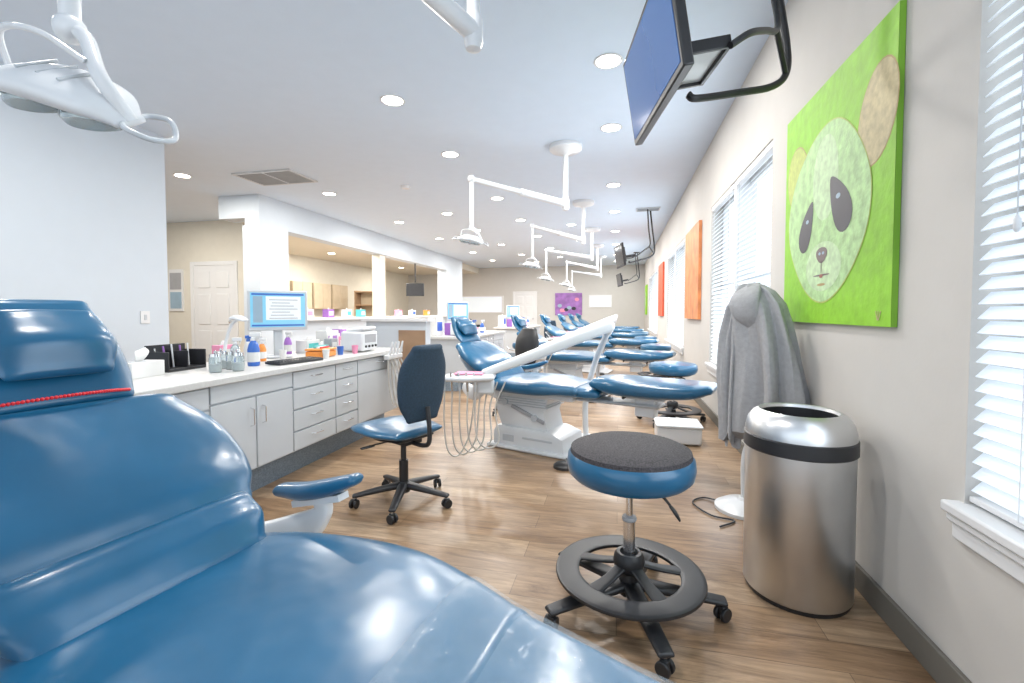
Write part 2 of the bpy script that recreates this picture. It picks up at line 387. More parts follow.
# ------------------------------------------------------------ dental chair
def dental_chair(near):
    r=thing('dental_chair','blue vinyl reclining dental chair with white base','dental chair')
    Y=(0,1,0); sw_=.052 if near else .066
    MB().cushion([(-.40,0,.585),(-.25,0,.585),(-.05,0,.588),(.15,0,.590),(.32,0,.588),(.45,0,.583)],[.26,.33,.37,.365,.315,.265],[.045,sw_,sw_,sw_,.050,.046],Y,M['blue'],e=4.5,et=3.4,endr=.15).obj('seat',r)
    if near:
        MB().cushion([(.46,0,.580),(.6,0,.575),(.72,0,.568),(.82,0,.56)],[.26,.225,.20,.185],[.044,.044,.04,.035],Y,M['blue'],e=4.5,et=3.4,endr=.15).obj('leg_rest',r)
        MB().cushion([(1.0,0,.60),(1.1,0,.60),(1.3,0,.60),(1.44,0,.61),(1.5,0,.62)],[.14,.17,.18,.16,.12],[.04,.05,.05,.05,.035],Y,M['blue'],e=3.6,et=2.6).obj('foot_rest',r)
        MB().cushion([(.34,0,.589),(.46,0,.583),(.6,0,.577),(.72,0,.570),(.84,0,.562)],[.318,.270,.232,.207,.195],[.055,.052,.051,.047,.042],Y,M['cover'],e=4.5,et=3.4,endr=.05).obj('protective_cover',r,'clear plastic protective film')
    else:
        MB().cushion([(.46,0,.575),(.54,0,.57),(.62,0,.565)],[.24,.22,.19],[.048,.046,.04],Y,M['blue'],e=4.5,et=3.4,endr=.3).obj('leg_rest',r)
        MB().cushion([(.62,0,.655),(.78,0,.645),(1.05,0,.640),(1.34,0,.650),(1.48,0,.672)],[.20,.25,.26,.24,.16],[.050,.070,.070,.060,.038],Y,M['blue'],e=3.6,et=2.8).obj('foot_rest',r)
    MB().tube([(.86,-.17,.565),(.86,0,.57),(.86,.17,.565)],.012,M['black'],6).obj('seam_piping',r)
    MB().box((1.0,0,.49),(.16,.12,.17),M['plastic']).box((1.0,0,.565),(.34,.26,.02),M['plastic']).obj('foot_rest_support',r,bevel=.01)
    MB().cushion([(-.305,0,.628),(-.345,0,.672),(-.375,0,.705)],[.25,.275,.27],[.040,.046,.040],Y,M['blue'],e=4,et=3,endr=.5).obj('lumbar_pad',r)
    MB().cushion([(-.425,0,.715),(-.46,0,.755),(-.52,0,.815),(-.61,0,.895),(-.69,0,.965)],[.30,.33,.34,.325,.27],[.050,.057,.060,.055,.045],Y,M['blue'],e=3.6,et=3.0,endr=1.1).obj('backrest',r)
    MB().cushion([(-.40,0,.58),(-.53,0,.74),(-.68,0,.92)],[.2,.25,.2],[.02,.02,.02],Y,M['plastic'],e=4).obj('back_shell',r).location=(-.06,0,-.05)
    MB().box((-.80,0,1.04),(.02,.08,.26),M['chrome'],(0,math.radians(-35),0)).obj('headrest_bar',r,bevel=.004)
    MB().cushion([(-.72,0,1.02),(-.76,0,1.08),(-.80,0,1.17),(-.84,0,1.262)],[.165,.175,.16,.12],[.02,.028,.03,.022],Y,M['blue'],e=3.8,et=2.6).cushion([(-.712,0,1.105),(-.742,0,1.165),(-.782,0,1.235)],[.115,.135,.105],[.022,.046,.022],Y,M['blue'],e=2.6).obj('headrest',r)
    for s in(-1,1):
        MB().cushion([(-.46,s*.45,.66),(-.36,s*.45,.67),(-.25,s*.45,.70),(-.16,s*.45,.735)],[.032,.04,.04,.03],[.02,.026,.026,.018],Y,M['blue']).obj('armrest_pad',r)
        MB().cushion([(-.29,s*.45,.655),(-.29,s*.45,.61),(-.36,s*.43,.55),(-.48,s*.37,.51),(-.62,s*.30,.54)],[.02,.022,.03,.035,.03],[.03,.03,.055,.065,.05],Y,M['plastic'],e=4).box((-.30,s*.45,.652),(.2,.045,.02),M['plastic'],(0,-.25,0)).obj('armrest_bracket',r,bevel=.003)
    MB().box((.0,0,.505),(.85,.34,.05),M['plastic']).box((-.38,0,.50),(.16,.42,.09),M['plastic'],(0,.3,0)).box((.75,0,.50),(.75,.20,.03),M['lgrey']).obj('seat_frame',r,bevel=.015)
    q=MB()
    q.rings([[V((x,y,z)) for x,y in [(a,-hy),(b,-hy),(b,hy),(a,hy)]] for z,a,b,hy in [(.03,-.36,.36,.21),(.15,-.36,.34,.21),(.20,-.34,.20,.19)]],M['plastic'])
    q.rings([[V((x,y,z)) for x,y in [(a,-hy),(b,-hy),(b,hy),(a,hy)]] for z,a,b,hy in [(.19,-.30,.18,.16),(.34,-.36,.14,.16),(.49,-.38,.18,.16)]],M['plastic'])
    q.box((-.02,-.17,.33),(.36,.02,.03),M['grey'],(0,.35,0)).box((.1,-.212,.12),(.3,.006,.02),M['lgrey']).box((-.2,-.212,.10),(.12,.006,.06),M['lgrey'])
    q.obj('lift_base',r,bevel=.016,seg=3)
    q=MB()
    for k in range(4): q.box((-.09-.01*k,0,.40+.022*k),(.54,.34,.008),M['lgrey'])
    q.cyl((-.26,-.185,.42),(-.26,.185,.42),.03,M['lgrey']).cyl((.05,-.185,.30),(.05,.185,.30),.03,M['lgrey'])
    q.obj('lift_linkage',r,bevel=.002)
    MB().box((.08,0,.0175),(1.0,.50,.035),M['plastic']).obj('base_plate',r,bevel=.015)
    MB().lathe([(.09,.0),(.09,.02),(.07,.035),(.0,.04)],M['black'],(.46,-.40,0),20).tube([(.46,-.34,.02),(.40,-.24,.02)],.006,M['black']).obj('foot_pedal',r)
    r['group']='blue dental chairs in a row'
    return r
CH=(-.70,.765,0)
ch=dental_chair(True); ch.location=CH; ch.rotation_euler=(0,0,math.radians(-9))
c2=dental_chair(False); c2.location=(-.72,4.15,0); c2.rotation_euler=(0,0,math.radians(-19))
hp=V((-.36,0,.58)); Rm=Matrix.Translation(hp)@Matrix.Rotation(math.radians(-9),4,'Y')@Matrix.Translation(-hp)
for o in c2.children:
    if o.name.split('.')[0] in('backrest','back_shell','headrest','headrest_bar','lumbar_pad'):
        o.matrix_local=Rm@o.matrix_local if o.name.split('.')[0]!='back_shell' else Rm@Matrix.Translation((-.06,0,-.05))
for i,y in enumerate([6.9,9.7,12.5,15.3,18.0]): copyt(c2,(-.72,y,0),-15+(i%2)*3)
q=MB()
pts=cat([(-.69,-.19,1.028),(-.668,-.1,1.036),(-.664,0,1.038),(-.668,.08,1.036),(-.685,.135,1.030)],12)
for p in pts: q.ball(p,.0046,M['redplas'],n=8)
single(q.obj('bead_cord',loc=CH,rot=(0,0,math.radians(-9))),'red beaded cord draped over the top of the backrest','cord')

# ------------------------------------------------------------ delivery unit
def delivery():
    r=thing('dental_delivery_unit','white swing-arm dental instrument tray with hanging hoses','dental equipment')
    MB().tube([(.34,.40,.0),(.34,.40,.03)],.10,M['plastic'],20).tube(cat([(.34,.40,.02),(.34,.40,.40),(.44,.36,.78),(.58,.18,1.06)]),.028,M['plastic'],14).obj('post',r,bevel=.003)
    MB().ball((.59,.14,1.10),.055,M['plastic']).tube([(.58,.18,1.06),(.59,.14,1.10)],.04,M['plastic']).obj('elbow_joint',r)
    MB().cushion([(.60,.12,1.12),(.35,-.07,1.02),(.0,-.34,.865),(-.30,-.57,.745)],[.054,.056,.052,.044],[.050,.050,.044,.032],(-.6,.78,0),M['plastic'],e=4,et=3).obj('swing_arm',r)
    MB().cushion([(-.62,-.66,.70),(-.45,-.62,.705),(-.25,-.56,.71)],[.10,.15,.12],[.024,.032,.028],(-.3,.95,0),M['plastic'],e=4).box((-.42,-.62,.742),(.24,.17,.008),M['pink'],(0,0,.25)).obj('instrument_tray',r)
    MB().box((-.30,-.57,.63),(.14,.12,.12),M['plastic'],(0,0,.3)).obj('control_block',r,bevel=.02)
    MB().tube(cat([(-.62,-.66,.69),(-.72,-.7,.72),(-.76,-.72,.76)]),.008,M['chrome'],8).obj('tray_handle',r)
    for k in range(5):
        x=-.60+k*.065; yy=-.74+k*.012
        h=thing0('handpiece',r)
        MB().tube([(x,yy-.02,.76),(x,yy,.68),(x,yy+.01,.60)],[.007,.012,.009],M['chrome'] if k%2 else M['lgrey'],8).obj('instrument',h)
        MB().tube(cat([(x,yy+.01,.60),(x+.0,yy,.35),(x+.03,yy,.12+.02*k),(x+.10,yy+.04,.06+.02*k),(x+.17,yy+.1,.2),(x+.20-.02*k,yy+.14,.45),(x+.2,yy+.16,.67)],8),.0065,M['hose'],6).obj('hose',h)
    return r
du=delivery(); du.location=(-.70,4.15,0); du.rotation_euler=(0,0,math.radians(-8)); du['group']='dental delivery units'
for i,y in enumerate([6.9,9.7,12.5,15.3]): copyt(du,(-.70,y,0),-8)

# ------------------------------------------------------------ operating light
def oplight(e,drop,up0,aax,S=1.0):
    r=thing('dental_operating_light','white ceiling-mounted dental light on an articulated arm','dental light')
    MB().lathe([(.03,-.12),(.05,-.11),(.07,-.09),(.18,-.07),(.20,-.05),(.20,0)],M['plastic']).obj('canopy',r)
    MB().cyl((0,0,-.1),(0,0,-.70),.032,M['plastic']).lathe([(.0,-.80),(.036,-.79),(.046,-.76),(.046,-.66),(.032,-.62)],M['plastic'],n=20).obj('pole',r)
    e=V(e); j=V((0,0,-.71)); m=j.lerp(e,.5)
    MB().tube([j,m],[.046,.040],M['plastic'],14).tube([m,e],[.03,.027],M['plastic'],12).ball(m,.045,M['plastic']).ball(e,.042,M['plastic']).obj('support_arm',r)
    k=e+V((0,0,-drop))
    MB().tube(cat([e,e+V((0,0,-drop*.5)),k]),.022,M['plastic'],12).ball(k,.034*S,M['plastic']).obj('drop_tube',r)
    a=V(aax).normalized(); up=V(up0).normalized(); up=(up-a*up.dot(a)).normalized(); d=up.cross(a).normalized()
    c=k+V((-.02,.0,-.17))*S
    a_,u_,d_=a*S,up*S,d*S
    MB().tube(cat([k,k+V((.05,0,-.03))*S,c+a_*.11+u_*.085,c+a_*.165+u_*.0]),[.017*S]*30,M['plastic'],12).obj('yoke',r)
    h=MB().cushion([c-a_*.155,c-a_*.10+u_*.025,c+u_*.035,c+a_*.10+u_*.025,c+a_*.155],[.045*S,.085*S,.095*S,.085*S,.045*S],[.016*S,.030*S,.038*S,.030*S,.016*S],d,M['plastic'],e=2.3).obj('lamp_head',r)
    mt=Matrix((a_,d_,u_)).transposed()
    g=MB()
    for s in(-1,1): g.lathe([(.066,.004),(.068,-.016),(.064,-.024),(.050,-.018),(0.0,-.006)],M['glass'],c+a_*.074*s-u_*.005,28,mt.to_3x3())
    g.ball(c-u_*.03,.024*S,M['lgrey'],n=12)
    g.obj('reflector',h)
    for s in(-1,1):
        b=c+a_*.16*s
        MB().tube(cat([b-d_*.02,b-d_*.05+a_*s*.04,b+a_*s*.075-d_*.02-u_*.02,b+d_*.04+a_*s*.08-u_*.03,b+d_*.07+a_*s*.05,b+d_*.06+a_*s*.0,b+d_*.02]),.0070*S,M['lgrey'],10).obj('handle',h)
    MB().tube(cat([c-a_*.13+u_*.03,c-a_*.12+u_*.12,c+u_*.15-d_*.02,c+a_*.08+u_*.11]),.007*S,M['plastic'],10).obj('guard_loop',h)
    for s in(-1,0,1): MB().tube([c+a_*(.05*s)+u_*.068-d_*.05,c+a_*(.05*s)+u_*.072+d_*.05],.004*S,M['lgrey'],6).obj('cooling_rib',h)
    return r
ol=oplight((-.62,-1.27,-.50),.86,(.35,-.45,.75),(.93,.22,-.30)); ol.location=(-.69,2.13,CZ); ol['group']='ceiling-mounted dental lights'
o2=oplight((-.90,-.97,-.62),.52,(.2,-.3,.9),(.93,.22,-.18),.82); o2.location=(-.655,5.69,CZ); o2['group']='ceiling-mounted dental lights'
for i,y in enumerate([8.6,11.4,14.2,17.0]): copyt(o2,(-.655,y,CZ),[8,-6,5,-3][i])

# ------------------------------------------------------------ ceiling TVs
def tv():
    r=thing('ceiling_mounted_television','black flat television on black tubular ceiling mount, screen lit blue','television')
    o=V((.72,2.6,CZ))
    B=V((.095,2.50,2.12))-o; C=V((.235,1.73,2.12))-o; A=V((.027,2.50,2.54))-o
    ax=(C-B).normalized(); u=(A-B); u=(u-ax*u.dot(ax)); H=u.length; u.normalize(); n=u.cross(ax).normalized()
    if n.x>0: n=-n
    W=(C-B).length; c=B+ax*W/2+u*H/2
    def bx(cc,w,h,t,m,mb):
        vs=[]
        for k in(-.5,.5):
            for j in(-.5,.5):
                for i in(-.5,.5): vs.append(cc+ax*i*w+u*j*h+n*k*t)
        mb.add(vs,[(0,2,3,1),(4,5,7,6),(0,1,5,4),(2,6,7,3),(0,4,6,2),(1,3,7,5)],m)
    q=MB(); bx(c,W,H,.04,M['black'],q); bx(c-n*.035,W*.7,H*.65,.05,M['black'],q); q.obj('housing',r,bevel=.006)
    q=MB(); bx(c+n*.021,W*.94,H*.88,.003,M['screen'],q); q.obj('screen',r)
    q=MB(); bx(c-n*.075-u*.02,.22,.22,.03,M['black'],q); bx(c-n*.16-u*.04,.30,.02,.20,M['lgrey'],q)
    bx(c-n*.16-u*.04-ax*.15,.02,.05,.22,M['black'],q); bx(c-n*.16-u*.04+ax*.15,.02,.05,.22,M['black'],q); bx(c-n*.26-u*.04,.32,.05,.02,M['black'],q); q.obj('mount_bracket',r,bevel=.004)
    w=lambda x,y,z: V((x,y,z))-o
    q=MB().tube(cat([w(.30,2.24,2.24),w(.34,2.24,2.22),w(.55,2.36,2.28),w(.71,2.47,2.34),w(.79,2.53,2.42),w(.80,2.55,2.56),w(.76,2.58,2.9),w(.72,2.6,3.3)],8),.017,M['black'],10)
    q.tube(cat([w(.42,1.98,2.30),w(.50,2.02,2.36),w(.60,2.18,2.45),w(.68,2.32,2.52),w(.71,2.40,2.62),w(.68,2.44,2.9),w(.66,2.46,3.3)],8),.014,M['black'],10)
    q.tube([w(.79,2.53,2.42),w(.69,2.34,2.53)],.014,M['black'],8)
    q.obj('support_tube',r)
    MB().b2(-.12,.08,-.22,.08,-.012,0,M['black']).obj('ceiling_plate',r,bevel=.003)
    r.location=o
    return r
t=tv(); t['group']='ceiling-mounted televisions'
for (x,y) in [(.60,9.6),(.60,16.4)]:
    c=copyt(t,(x,y,CZ),0); c['label']='black flat television on black tubular ceiling mount, screen dark'
    for o in c.children:
        if o.name.startswith('screen'):
            o.data=o.data.copy(); o.data.materials[0]=M['screenoff']

# ------------------------------------------------------------ stool
def caster(par,x,y,a,s=1):
    c=thing0('caster',par)
    d=V((math.cos(a),math.sin(a),0)); n=V((-d.y,d.x,0)); w=MB()
    for k in(-1,1): w.cyl(V((x,y,.028*s))+n*.008*k,V((x,y,.028*s))+n*.024*k,.028*s,M['black'],n=18)
    w.obj('wheel',c,bevel=.003)
    MB().box((x,y,.045*s),(.03,.03,.03*s),M['black'],(0,0,a)).cyl((x,y,.05*s),(x,y,.075*s),.008,M['chrome'],n=8).obj('fork',c,bevel=.004)
def stool(covered):
    r=thing('dental_stool','round blue stool with charcoal mesh top and black foot ring' if covered else 'round blue vinyl stool with black foot ring','stool')
    MB().lathe([(.20,.555),(.235,.56),(.255,.58),(.262,.615),(.258,.65),(.244,.668),(.16,.682),(.0,.688)],M['blue'],n=48).obj('seat',r)
    if covered: MB().lathe([(.250,.652),(.245,.680),(.21,.696),(.12,.704),(0,.706)],M['mesh'],n=48).obj('seat_cover',r)
    MB().lathe([(.10,.53),(.20,.545),(.20,.558)],M['black']).box((0,0,.535),(.16,.12,.03),M['black']).obj('seat_pan',r)
    MB().cyl((0,0,.36),(0,0,.54),.014,M['chrome']).cyl((0,0,.16),(0,0,.38),.025,M['chrome']).lathe([(.028,.372),(.031,.38),(.028,.39)],M['grey']).obj('gas_column',r)
    MB().tube(cat([(.03,0,.525),(.12,-.02,.50),(.17,-.03,.45)]),.006,M['black'],8).cushion([(.16,-.03,.46),(.18,-.034,.435),(.195,-.037,.41)],[.012,.016,.010],[.006,.008,.005],(0,1,0),M['black']).obj('lever',r)
    q=MB().torus((0,0,.15),.258,.050,M['black'],flat=.20,n=56,sq=.45,k=16)
    q.torus((0,0,.20),.045,.02,M['black'],flat=2.0)
    for k in range(5):
        a=2*math.pi*k/5+.25; d=V((math.cos(a),math.sin(a),0)); q.cushion([d*.04+V((0,0,.19)),d*.13+V((0,0,.165)),d*.225+V((0,0,.15))],[.026,.026,.034],[.009,.009,.008],(-d.y,d.x,0),M['black'],e=4)
    q.obj('foot_ring',r)
    MB().lathe([(.04,.06),(.045,.10),(.035,.15)],M['black']).obj('hub',r)
    for k in range(5):
        a=math.radians(-72+72*k); d=V((math.cos(a),math.sin(a),0))
        MB().cushion([d*.03+V((0,0,.105)),d*.17+V((0,0,.095)),d*.375+V((0,0,.078))],[.040,.036,.030],[.018,.015,.011],(-d.y,d.x,0),M['black'],e=4).obj('leg',r)
        caster(r,d.x*.37,d.y*.37,a+.7)
    r['group']='round blue dental stools'
    return r
st=stool(True); st.location=(.05,1.955,0)
s2=stool(False); s2.location=(.60,5.40,0); s2.rotation_euler=(0,0,math.radians(20))
for (x,y,a) in [(.64,8.4,50),(.62,11.1,10),(.6,13.9,30),(-1.7,8.4,30),(-1.7,14.1,5)]: copyt(s2,(x,y,0),a)

# ------------------------------------------------------------ task chair
def task():
    r=thing('task_chair','armless blue office chair on a black five-star caster base','office chair')
    MB().cushion([(-.33,0,.470),(-.20,0,.487),(-.02,0,.485),(.14,0,.485)],[.17,.235,.245,.20],[.024,.036,.036,.03],(0,1,0),M['blue'],e=3.2).obj('seat',r)
    MB().cushion([(-.22,0,.445),(-.05,0,.44),(.12,0,.445)],[.14,.17,.15],[.015,.015,.015],(0,1,0),M['black'],e=4).box((0,0,.42),(.2,.14,.04),M['black']).obj('seat_pan',r)
    MB().cushion([(.185,0,.59),(.178,0,.68),(.185,0,.80),(.205,0,.92),(.235,0,1.02)],[.13,.175,.19,.18,.125],[.026,.038,.046,.040,.028],(0,1,0),M['blued'],e=2.7,endr=1).obj('backrest',r)
    MB().tube(cat([(.05,0,.41),(.20,0,.41),(.25,0,.46),(.235,0,.66)]),.015,M['black'],8).obj('back_bar',r)
    MB().cyl((0,0,.12),(0,0,.28),.03,M['black']).cyl((0,0,.26),(0,0,.41),.018,M['black']).obj('gas_column',r)
    MB().tube([(-.02,-.05,.42),(-.06,-.22,.41)],.005,M['black'],6).cushion([(-.05,-.2,.41),(-.065,-.23,.405),(-.08,-.26,.40)],[.014,.018,.014],[.006]*3,(1,0,0),M['black']).obj('lever',r)
    MB().lathe([(.04,.07),(.05,.10),(.035,.14)],M['black']).obj('hub',r)
    for k in range(5):
        a=math.radians(20+72*k); d=V((math.cos(a),math.sin(a),0))
        MB().cushion([d*.02+V((0,0,.115)),d*.15+V((0,0,.10)),d*.31+V((0,0,.078))],[.034,.028,.022],[.022,.018,.012],(-d.y,d.x,0),M['black'],e=3).obj('leg',r)
        caster(r,d.x*.31,d.y*.31,a+1)
    return r
tk=task(); tk.location=(-1.37,2.72,0); tk.rotation_euler=(0,0,math.radians(-24)); tk['group']='blue task chairs'
c=copyt(tk,(-1.22,5.45,0),60); c['label']='black office chair on a black caster base beside a dental chair'
for o in c.children:
    if o.name.split('.')[0] in('backrest','seat'):
        o.data=o.data.copy(); o.data.materials[0]=M['black']
copyt(tk,(-1.75,11.0,0),-40); copyt(tk,(-4.3,9.0,0),60); copyt(tk,(-4.4,12.5,0),10)

# ------------------------------------------------------------ trash can
r=thing('trash_can','brushed stainless steel round waste bin with open domed lid','trash can',(.785,2.25,0))
MB().lathe([(.20,0),(.205,.01),(.205,.03)],M['black'],n=56).obj('foot',r)
MB().lathe([(.205,.02),(.212,.03),(.212,.66),(.205,.665)],M['steel'],n=64).obj('body',r)
MB().lathe([(.214,.645),(.219,.65),(.219,.705),(.214,.71)],M['black'],n=64).obj('band',r)
MB().lathe([(.214,.705),(.213,.73),(.203,.77),(.183,.80),(.160,.815),(.150,.813),(.146,.80)],M['steel'],n=64,caps=False).obj('lid',r)
MB().lathe([(.146,.80),(.145,.70),(.13,.50),(.0,.49)],M['black'],n=48,caps=False).obj('liner',r)
MB().box((.205,.09,.675),(.03,.05,.03),M['black'],(0,0,.4)).obj('hinge',r,bevel=.004)

# ------------------------------------------------------------ coat on stand
SX,SY=.86,3.10
r=thing('pedestal_stand','white floor stand with round base, mostly hidden by a jacket','stand',(SX-.08,SY,0))
MB().lathe([(.17,0),(.17,.02),(.12,.05),(.04,.065),(.03,.08)],M['plastic'],n=32).obj('base',r)
MB().tube(cat([(0,0,.06),(0,0,.35),(.07,0,.6),(.08,0,1.30)]),.018,M['plastic']).obj('pole',r)
MB().tube(cat([(-.12,.05,.02),(-.22,.12,.008),(-.30,.02,.008),(-.22,-.15,.008),(-.1,-.2,.008),(-.2,-.3,.008)],8),.005,M['black'],6).obj('power_cord',r)
r=thing('hooded_jacket','light grey fleece hooded jacket draped over a stand','jacket',(SX,SY,0),28)
def cloth(levels,m,ph=0,nf=7,n=110,amp=.018):
    mb=MB(); rings=[]
    ls=[]
    for i in range(len(levels)-1):
        for k in range(5):
            t=k/5; ls.append(tuple(levels[i][j]*(1-t)+levels[i+1][j]*t for j in range(5)))
    ls.append(levels[-1])
    for (z,cx,cy,rx,ry) in ls:
        ring=[]; t=(1.42-z)/1.0
        for j in range(n):
            a=2*math.pi*j/n
            w_=math.sin(nf*a+ph+1.4*z+.6*math.sin(5*z)); w_=sg(w_)*abs(w_)**.7
            f=(amp*min(1.5,.45+t*1.6))*(w_+.45*math.sin((nf+4)*a-2*z+ph)+.35*math.sin(6*z+2*a+ph))
            ca,sa=math.cos(a),math.sin(a)
            ring.append(V((cx+sg(ca)*abs(ca)**.9*(rx+f*.9),cy+sg(sa)*abs(sa)**.9*(ry+f*.9),z+.02*math.sin(5*a+ph)*t+.04*math.sin(2*a+1)*t)))
        rings.append(ring)
    mb.rings(rings,m); return mb
lv=[(1.43,0,.09,.02,.04),(1.42,0,.085,.04,.08),(1.38,.0,.06,.06,.135),(1.30,0,.03,.08,.18),(1.18,0,.01,.085,.205),(1.05,-.0,-.01,.09,.22),(.9,0,-.02,.095,.235),(.75,0,-.03,.10,.245),(.62,0,-.03,.10,.245),(.46,.0,-.02,.10,.235)]
cloth(lv,M['coat'],amp=.028).obj('coat_body',r)
cloth([(1.36,-.02,.13,.04,.045),(1.28,-.04,.155,.05,.055),(1.1,-.06,.17,.05,.06),(.85,-.07,.17,.05,.06),(.60,-.08,.16,.045,.05),(.42,-.09,.15,.035,.045)],M['coat'],3,4,amp=.018).obj('sleeve',r)
MB().cushion([(-.065,.0,1.17),(-.095,.02,1.23),(-.095,.04,1.31),(-.055,.06,1.375),(.01,.08,1.42)],[.05,.09,.11,.10,.05],[.015,.028,.032,.026,.014],(-.1,1,-.15),M['coat'],e=2.2).obj('hood',r)

r=thing('step_box','small white plastic utility box on the floor','box',(.56,4.62,0))
MB().box((0,0,.09),(.40,.34,.16),M['plastic']).obj('body',r,bevel=.02)
MB().box((0,0,.178),(.42,.36,.02),M['plastic']).obj('lid',r,bevel=.006)

# ------------------------------------------------------------ cabinets
XF=-2.3
def cab(y0,y1,kind,yo=0):
    w=y1-y0; r=thing('base_cabinet',{'doors':'light grey base cabinet with two doors','drawers':'light grey base cabinet with stacked drawers','mix':'light grey base cabinet with top drawer and door'}[kind],'cabinet',(XF,(y0+y1)/2+yo,0),0,'light grey base cabinets')
    MB().b2(-.72,-.02,-w/2,w/2,.22,.82,M['cab']).obj('body',r)
    MB().b2(-.70,-.17,-w/2,w/2,0,.22,M['toe']).obj('toe_kick',r)
    g=.006
    def front(nm,a,b,z0,z1,vert,hs=0):
        o=MB().b2(-.02,0,a+g,b-g,z0+g,z1-g,M['cab']).obj(nm,r,bevel=.003)
        if vert: yy=b-.05 if hs>0 else a+.05; pts=[(0,yy,z1-.19),(.028,yy,z1-.18),(.028,yy,z1-.08),(0,yy,z1-.07)]
        else:
            yy=(a+b)/2; zz=(z0+z1)/2+ (z1-z0)*.12; pts=[(0,yy-.055,zz),(.028,yy-.045,zz),(.028,yy+.045,zz),(0,yy+.055,zz)]
        MB().tube(pts,.0045,M['chrome'],8).obj('handle',o)
    if kind=='doors':
        MB().b2(-.02,0,-w/2+g,w/2-g,.71,.815,M['cab']).obj('apron_panel',r,bevel=.003)
        front('door',-w/2,0,.225,.705,True,1); front('door',0,w/2,.225,.705,True,-1)
    elif kind=='drawers':
        for k,(a,b) in enumerate([(.225,.37),(.37,.53),(.53,.68),(.68,.815)]): front('drawer',-w/2,w/2,a,b,False)
    else:
        front('drawer',-w/2,w/2,.68,.815,False); front('door',-w/2,w/2,.225,.68,True,1)
    return r
def island(yo,first=True):
    if first: cab(1.1,1.62,'mix'); cab(1.62,2.15,'mix')
    cab(2.15,2.84,'doors',yo); cab(2.84,3.35,'drawers',yo); cab(3.35,3.68,'drawers',yo); cab(3.68,4.46,'mix' if first else 'doors',yo)
    y0=1.05 if first else 2.10
    c=MB().b2(-.80,.035,y0+yo,4.50+yo,.82,.862,M['counter']).obj('countertop',loc=(XF,0,0),bevel=.006)
    single(c,'light speckled laminate countertop over grey cabinets','countertop')
island(0); island(4.6,False); island(9.0,False)
struct(MB().b2(-3.45,-2.55,5.75,5.9,0,1.12,M['wallL']).b2(-3.5,-2.5,5.7,5.95,1.12,1.16,M['white']).b2(-2.95,-2.56,5.735,5.75,.1,1.0,M['wood']).obj('trim_30'))

def cup(y):
    r=thing('wall_cupboard','tan wood wall-mounted cupboard with two doors','cupboard',(-10,y,1.35),0,'tan wall cupboards')
    MB().b2(0,.35,-.45,.45,0,.85,M['cupb']).obj('body',r)
    for s in(-1,1): MB().b2(.35,.37,min(0,s*.44)+.005,max(0,s*.44)-.005,.01,.84,M['cupb']).obj('door',r,bevel=.004)
for y in (10.4,11.4,12.4,13.4,14.4): cup(y)
single(MB().b2(-.3,.3,-1.45,1.45,0,.9,M['cupb']).b2(-.32,.35,-1.5,1.5,.9,.94,M['counter']).obj('side_cabinet',loc=(-9.65,12,0),bevel=.01),'tan cabinet with a light top against the wall','cabinet')
r=thing('bookshelf','light wood open shelving unit with stacked supplies','shelf',(-8.6,14.6,0))
MB().b2(-.5,-.46,-.2,.2,0,2.0,M['wood']).b2(.46,.5,-.2,.2,0,2.0,M['wood']).b2(-.46,.46,.17,.2,0,2.0,M['cupb']).obj('case',r)
for k in range(5): MB().b2(-.46,.46,-.2,.17,.1+.46*k,.13+.46*k,M['wood']).obj('shelf',r)

# ------------------------------------------------------------ counter items
CT=.862
def place(mb_fn,name,label,category,x,y,rz=0,z=CT,group=None,sc_=1,**k):
    r=thing(name,label,category,(x,y,z),rz,group); mb_fn(r,**k); r.scale=(sc_,sc_,sc_); return r
def monitor(r):
    MB().cushion([(-.1,0,.008),(0,0,.008),(.1,0,.008)],[.09,.12,.09],[.007]*3,(0,1,0),M['lgrey']).obj('foot',r)
    MB().box((-.03,0,.14),(.03,.07,.28),M['lgrey']).obj('stand',r,bevel=.006)
    MB().box((0,0,.40),(.03,.46,.34),M['lgrey']).box((-.03,0,.40),(.04,.30,.20),M['lgrey']).obj('housing',r,bevel=.008)
    q=MB().box((.0155,0,.405),(.003,.42,.29),M['scr2']).box((.018,.04,.42),(.002,.27,.2),M['scrw']).box((.018,-.155,.41),(.002,.07,.22),M['iris']).box((.018,0,.537),(.002,.40,.016),M['bluep']).box((.018,0,.275),(.002,.40,.014),M['bluep'])
    for k in range(7): q.box((.0195,.04-.01*(k%3),.335+k*.026),(.001,.22-.04*(k%3),.006),M['grey'])
    q.obj('screen',r)
place(monitor,'computer_monitor','silver computer monitor showing a pale blue desktop','monitor',-2.84,3.34,-42)
def keyb(r):
    MB().box((0,0,.0125),(.15,.42,.018),M['black'],(0,.03,0)).obj('case',r,bevel=.004)
    q=MB()
    for i in range(5):
        for j in range(15): q.box((-.055+i*.027,-.19+j*.027,.0245-.0008*i),(.02,.021,.006),M['black'])
    o=q.obj('key',r); o['kind']='stuff'
place(keyb,'keyboard','black computer keyboard on the counter','keyboard',-2.42,3.02,-8)
def tissue(r):
    MB().box((0,0,.045),(.12,.23,.09),M['paper']).box((0,0,.091),(.05,.12,.003),M['lgrey']).obj('carton',r,bevel=.004)
    MB().cushion([(0,0,.09),(.01,.01,.13),(-.01,.02,.16)],[.03,.05,.04],[.008,.014,.003],(0,1,0.3),M['paper'],e=1.6).obj('tissue',r)
place(tissue,'tissue_box','white tissue box with a tissue pulled up','tissue box',-2.80,2.14,10)
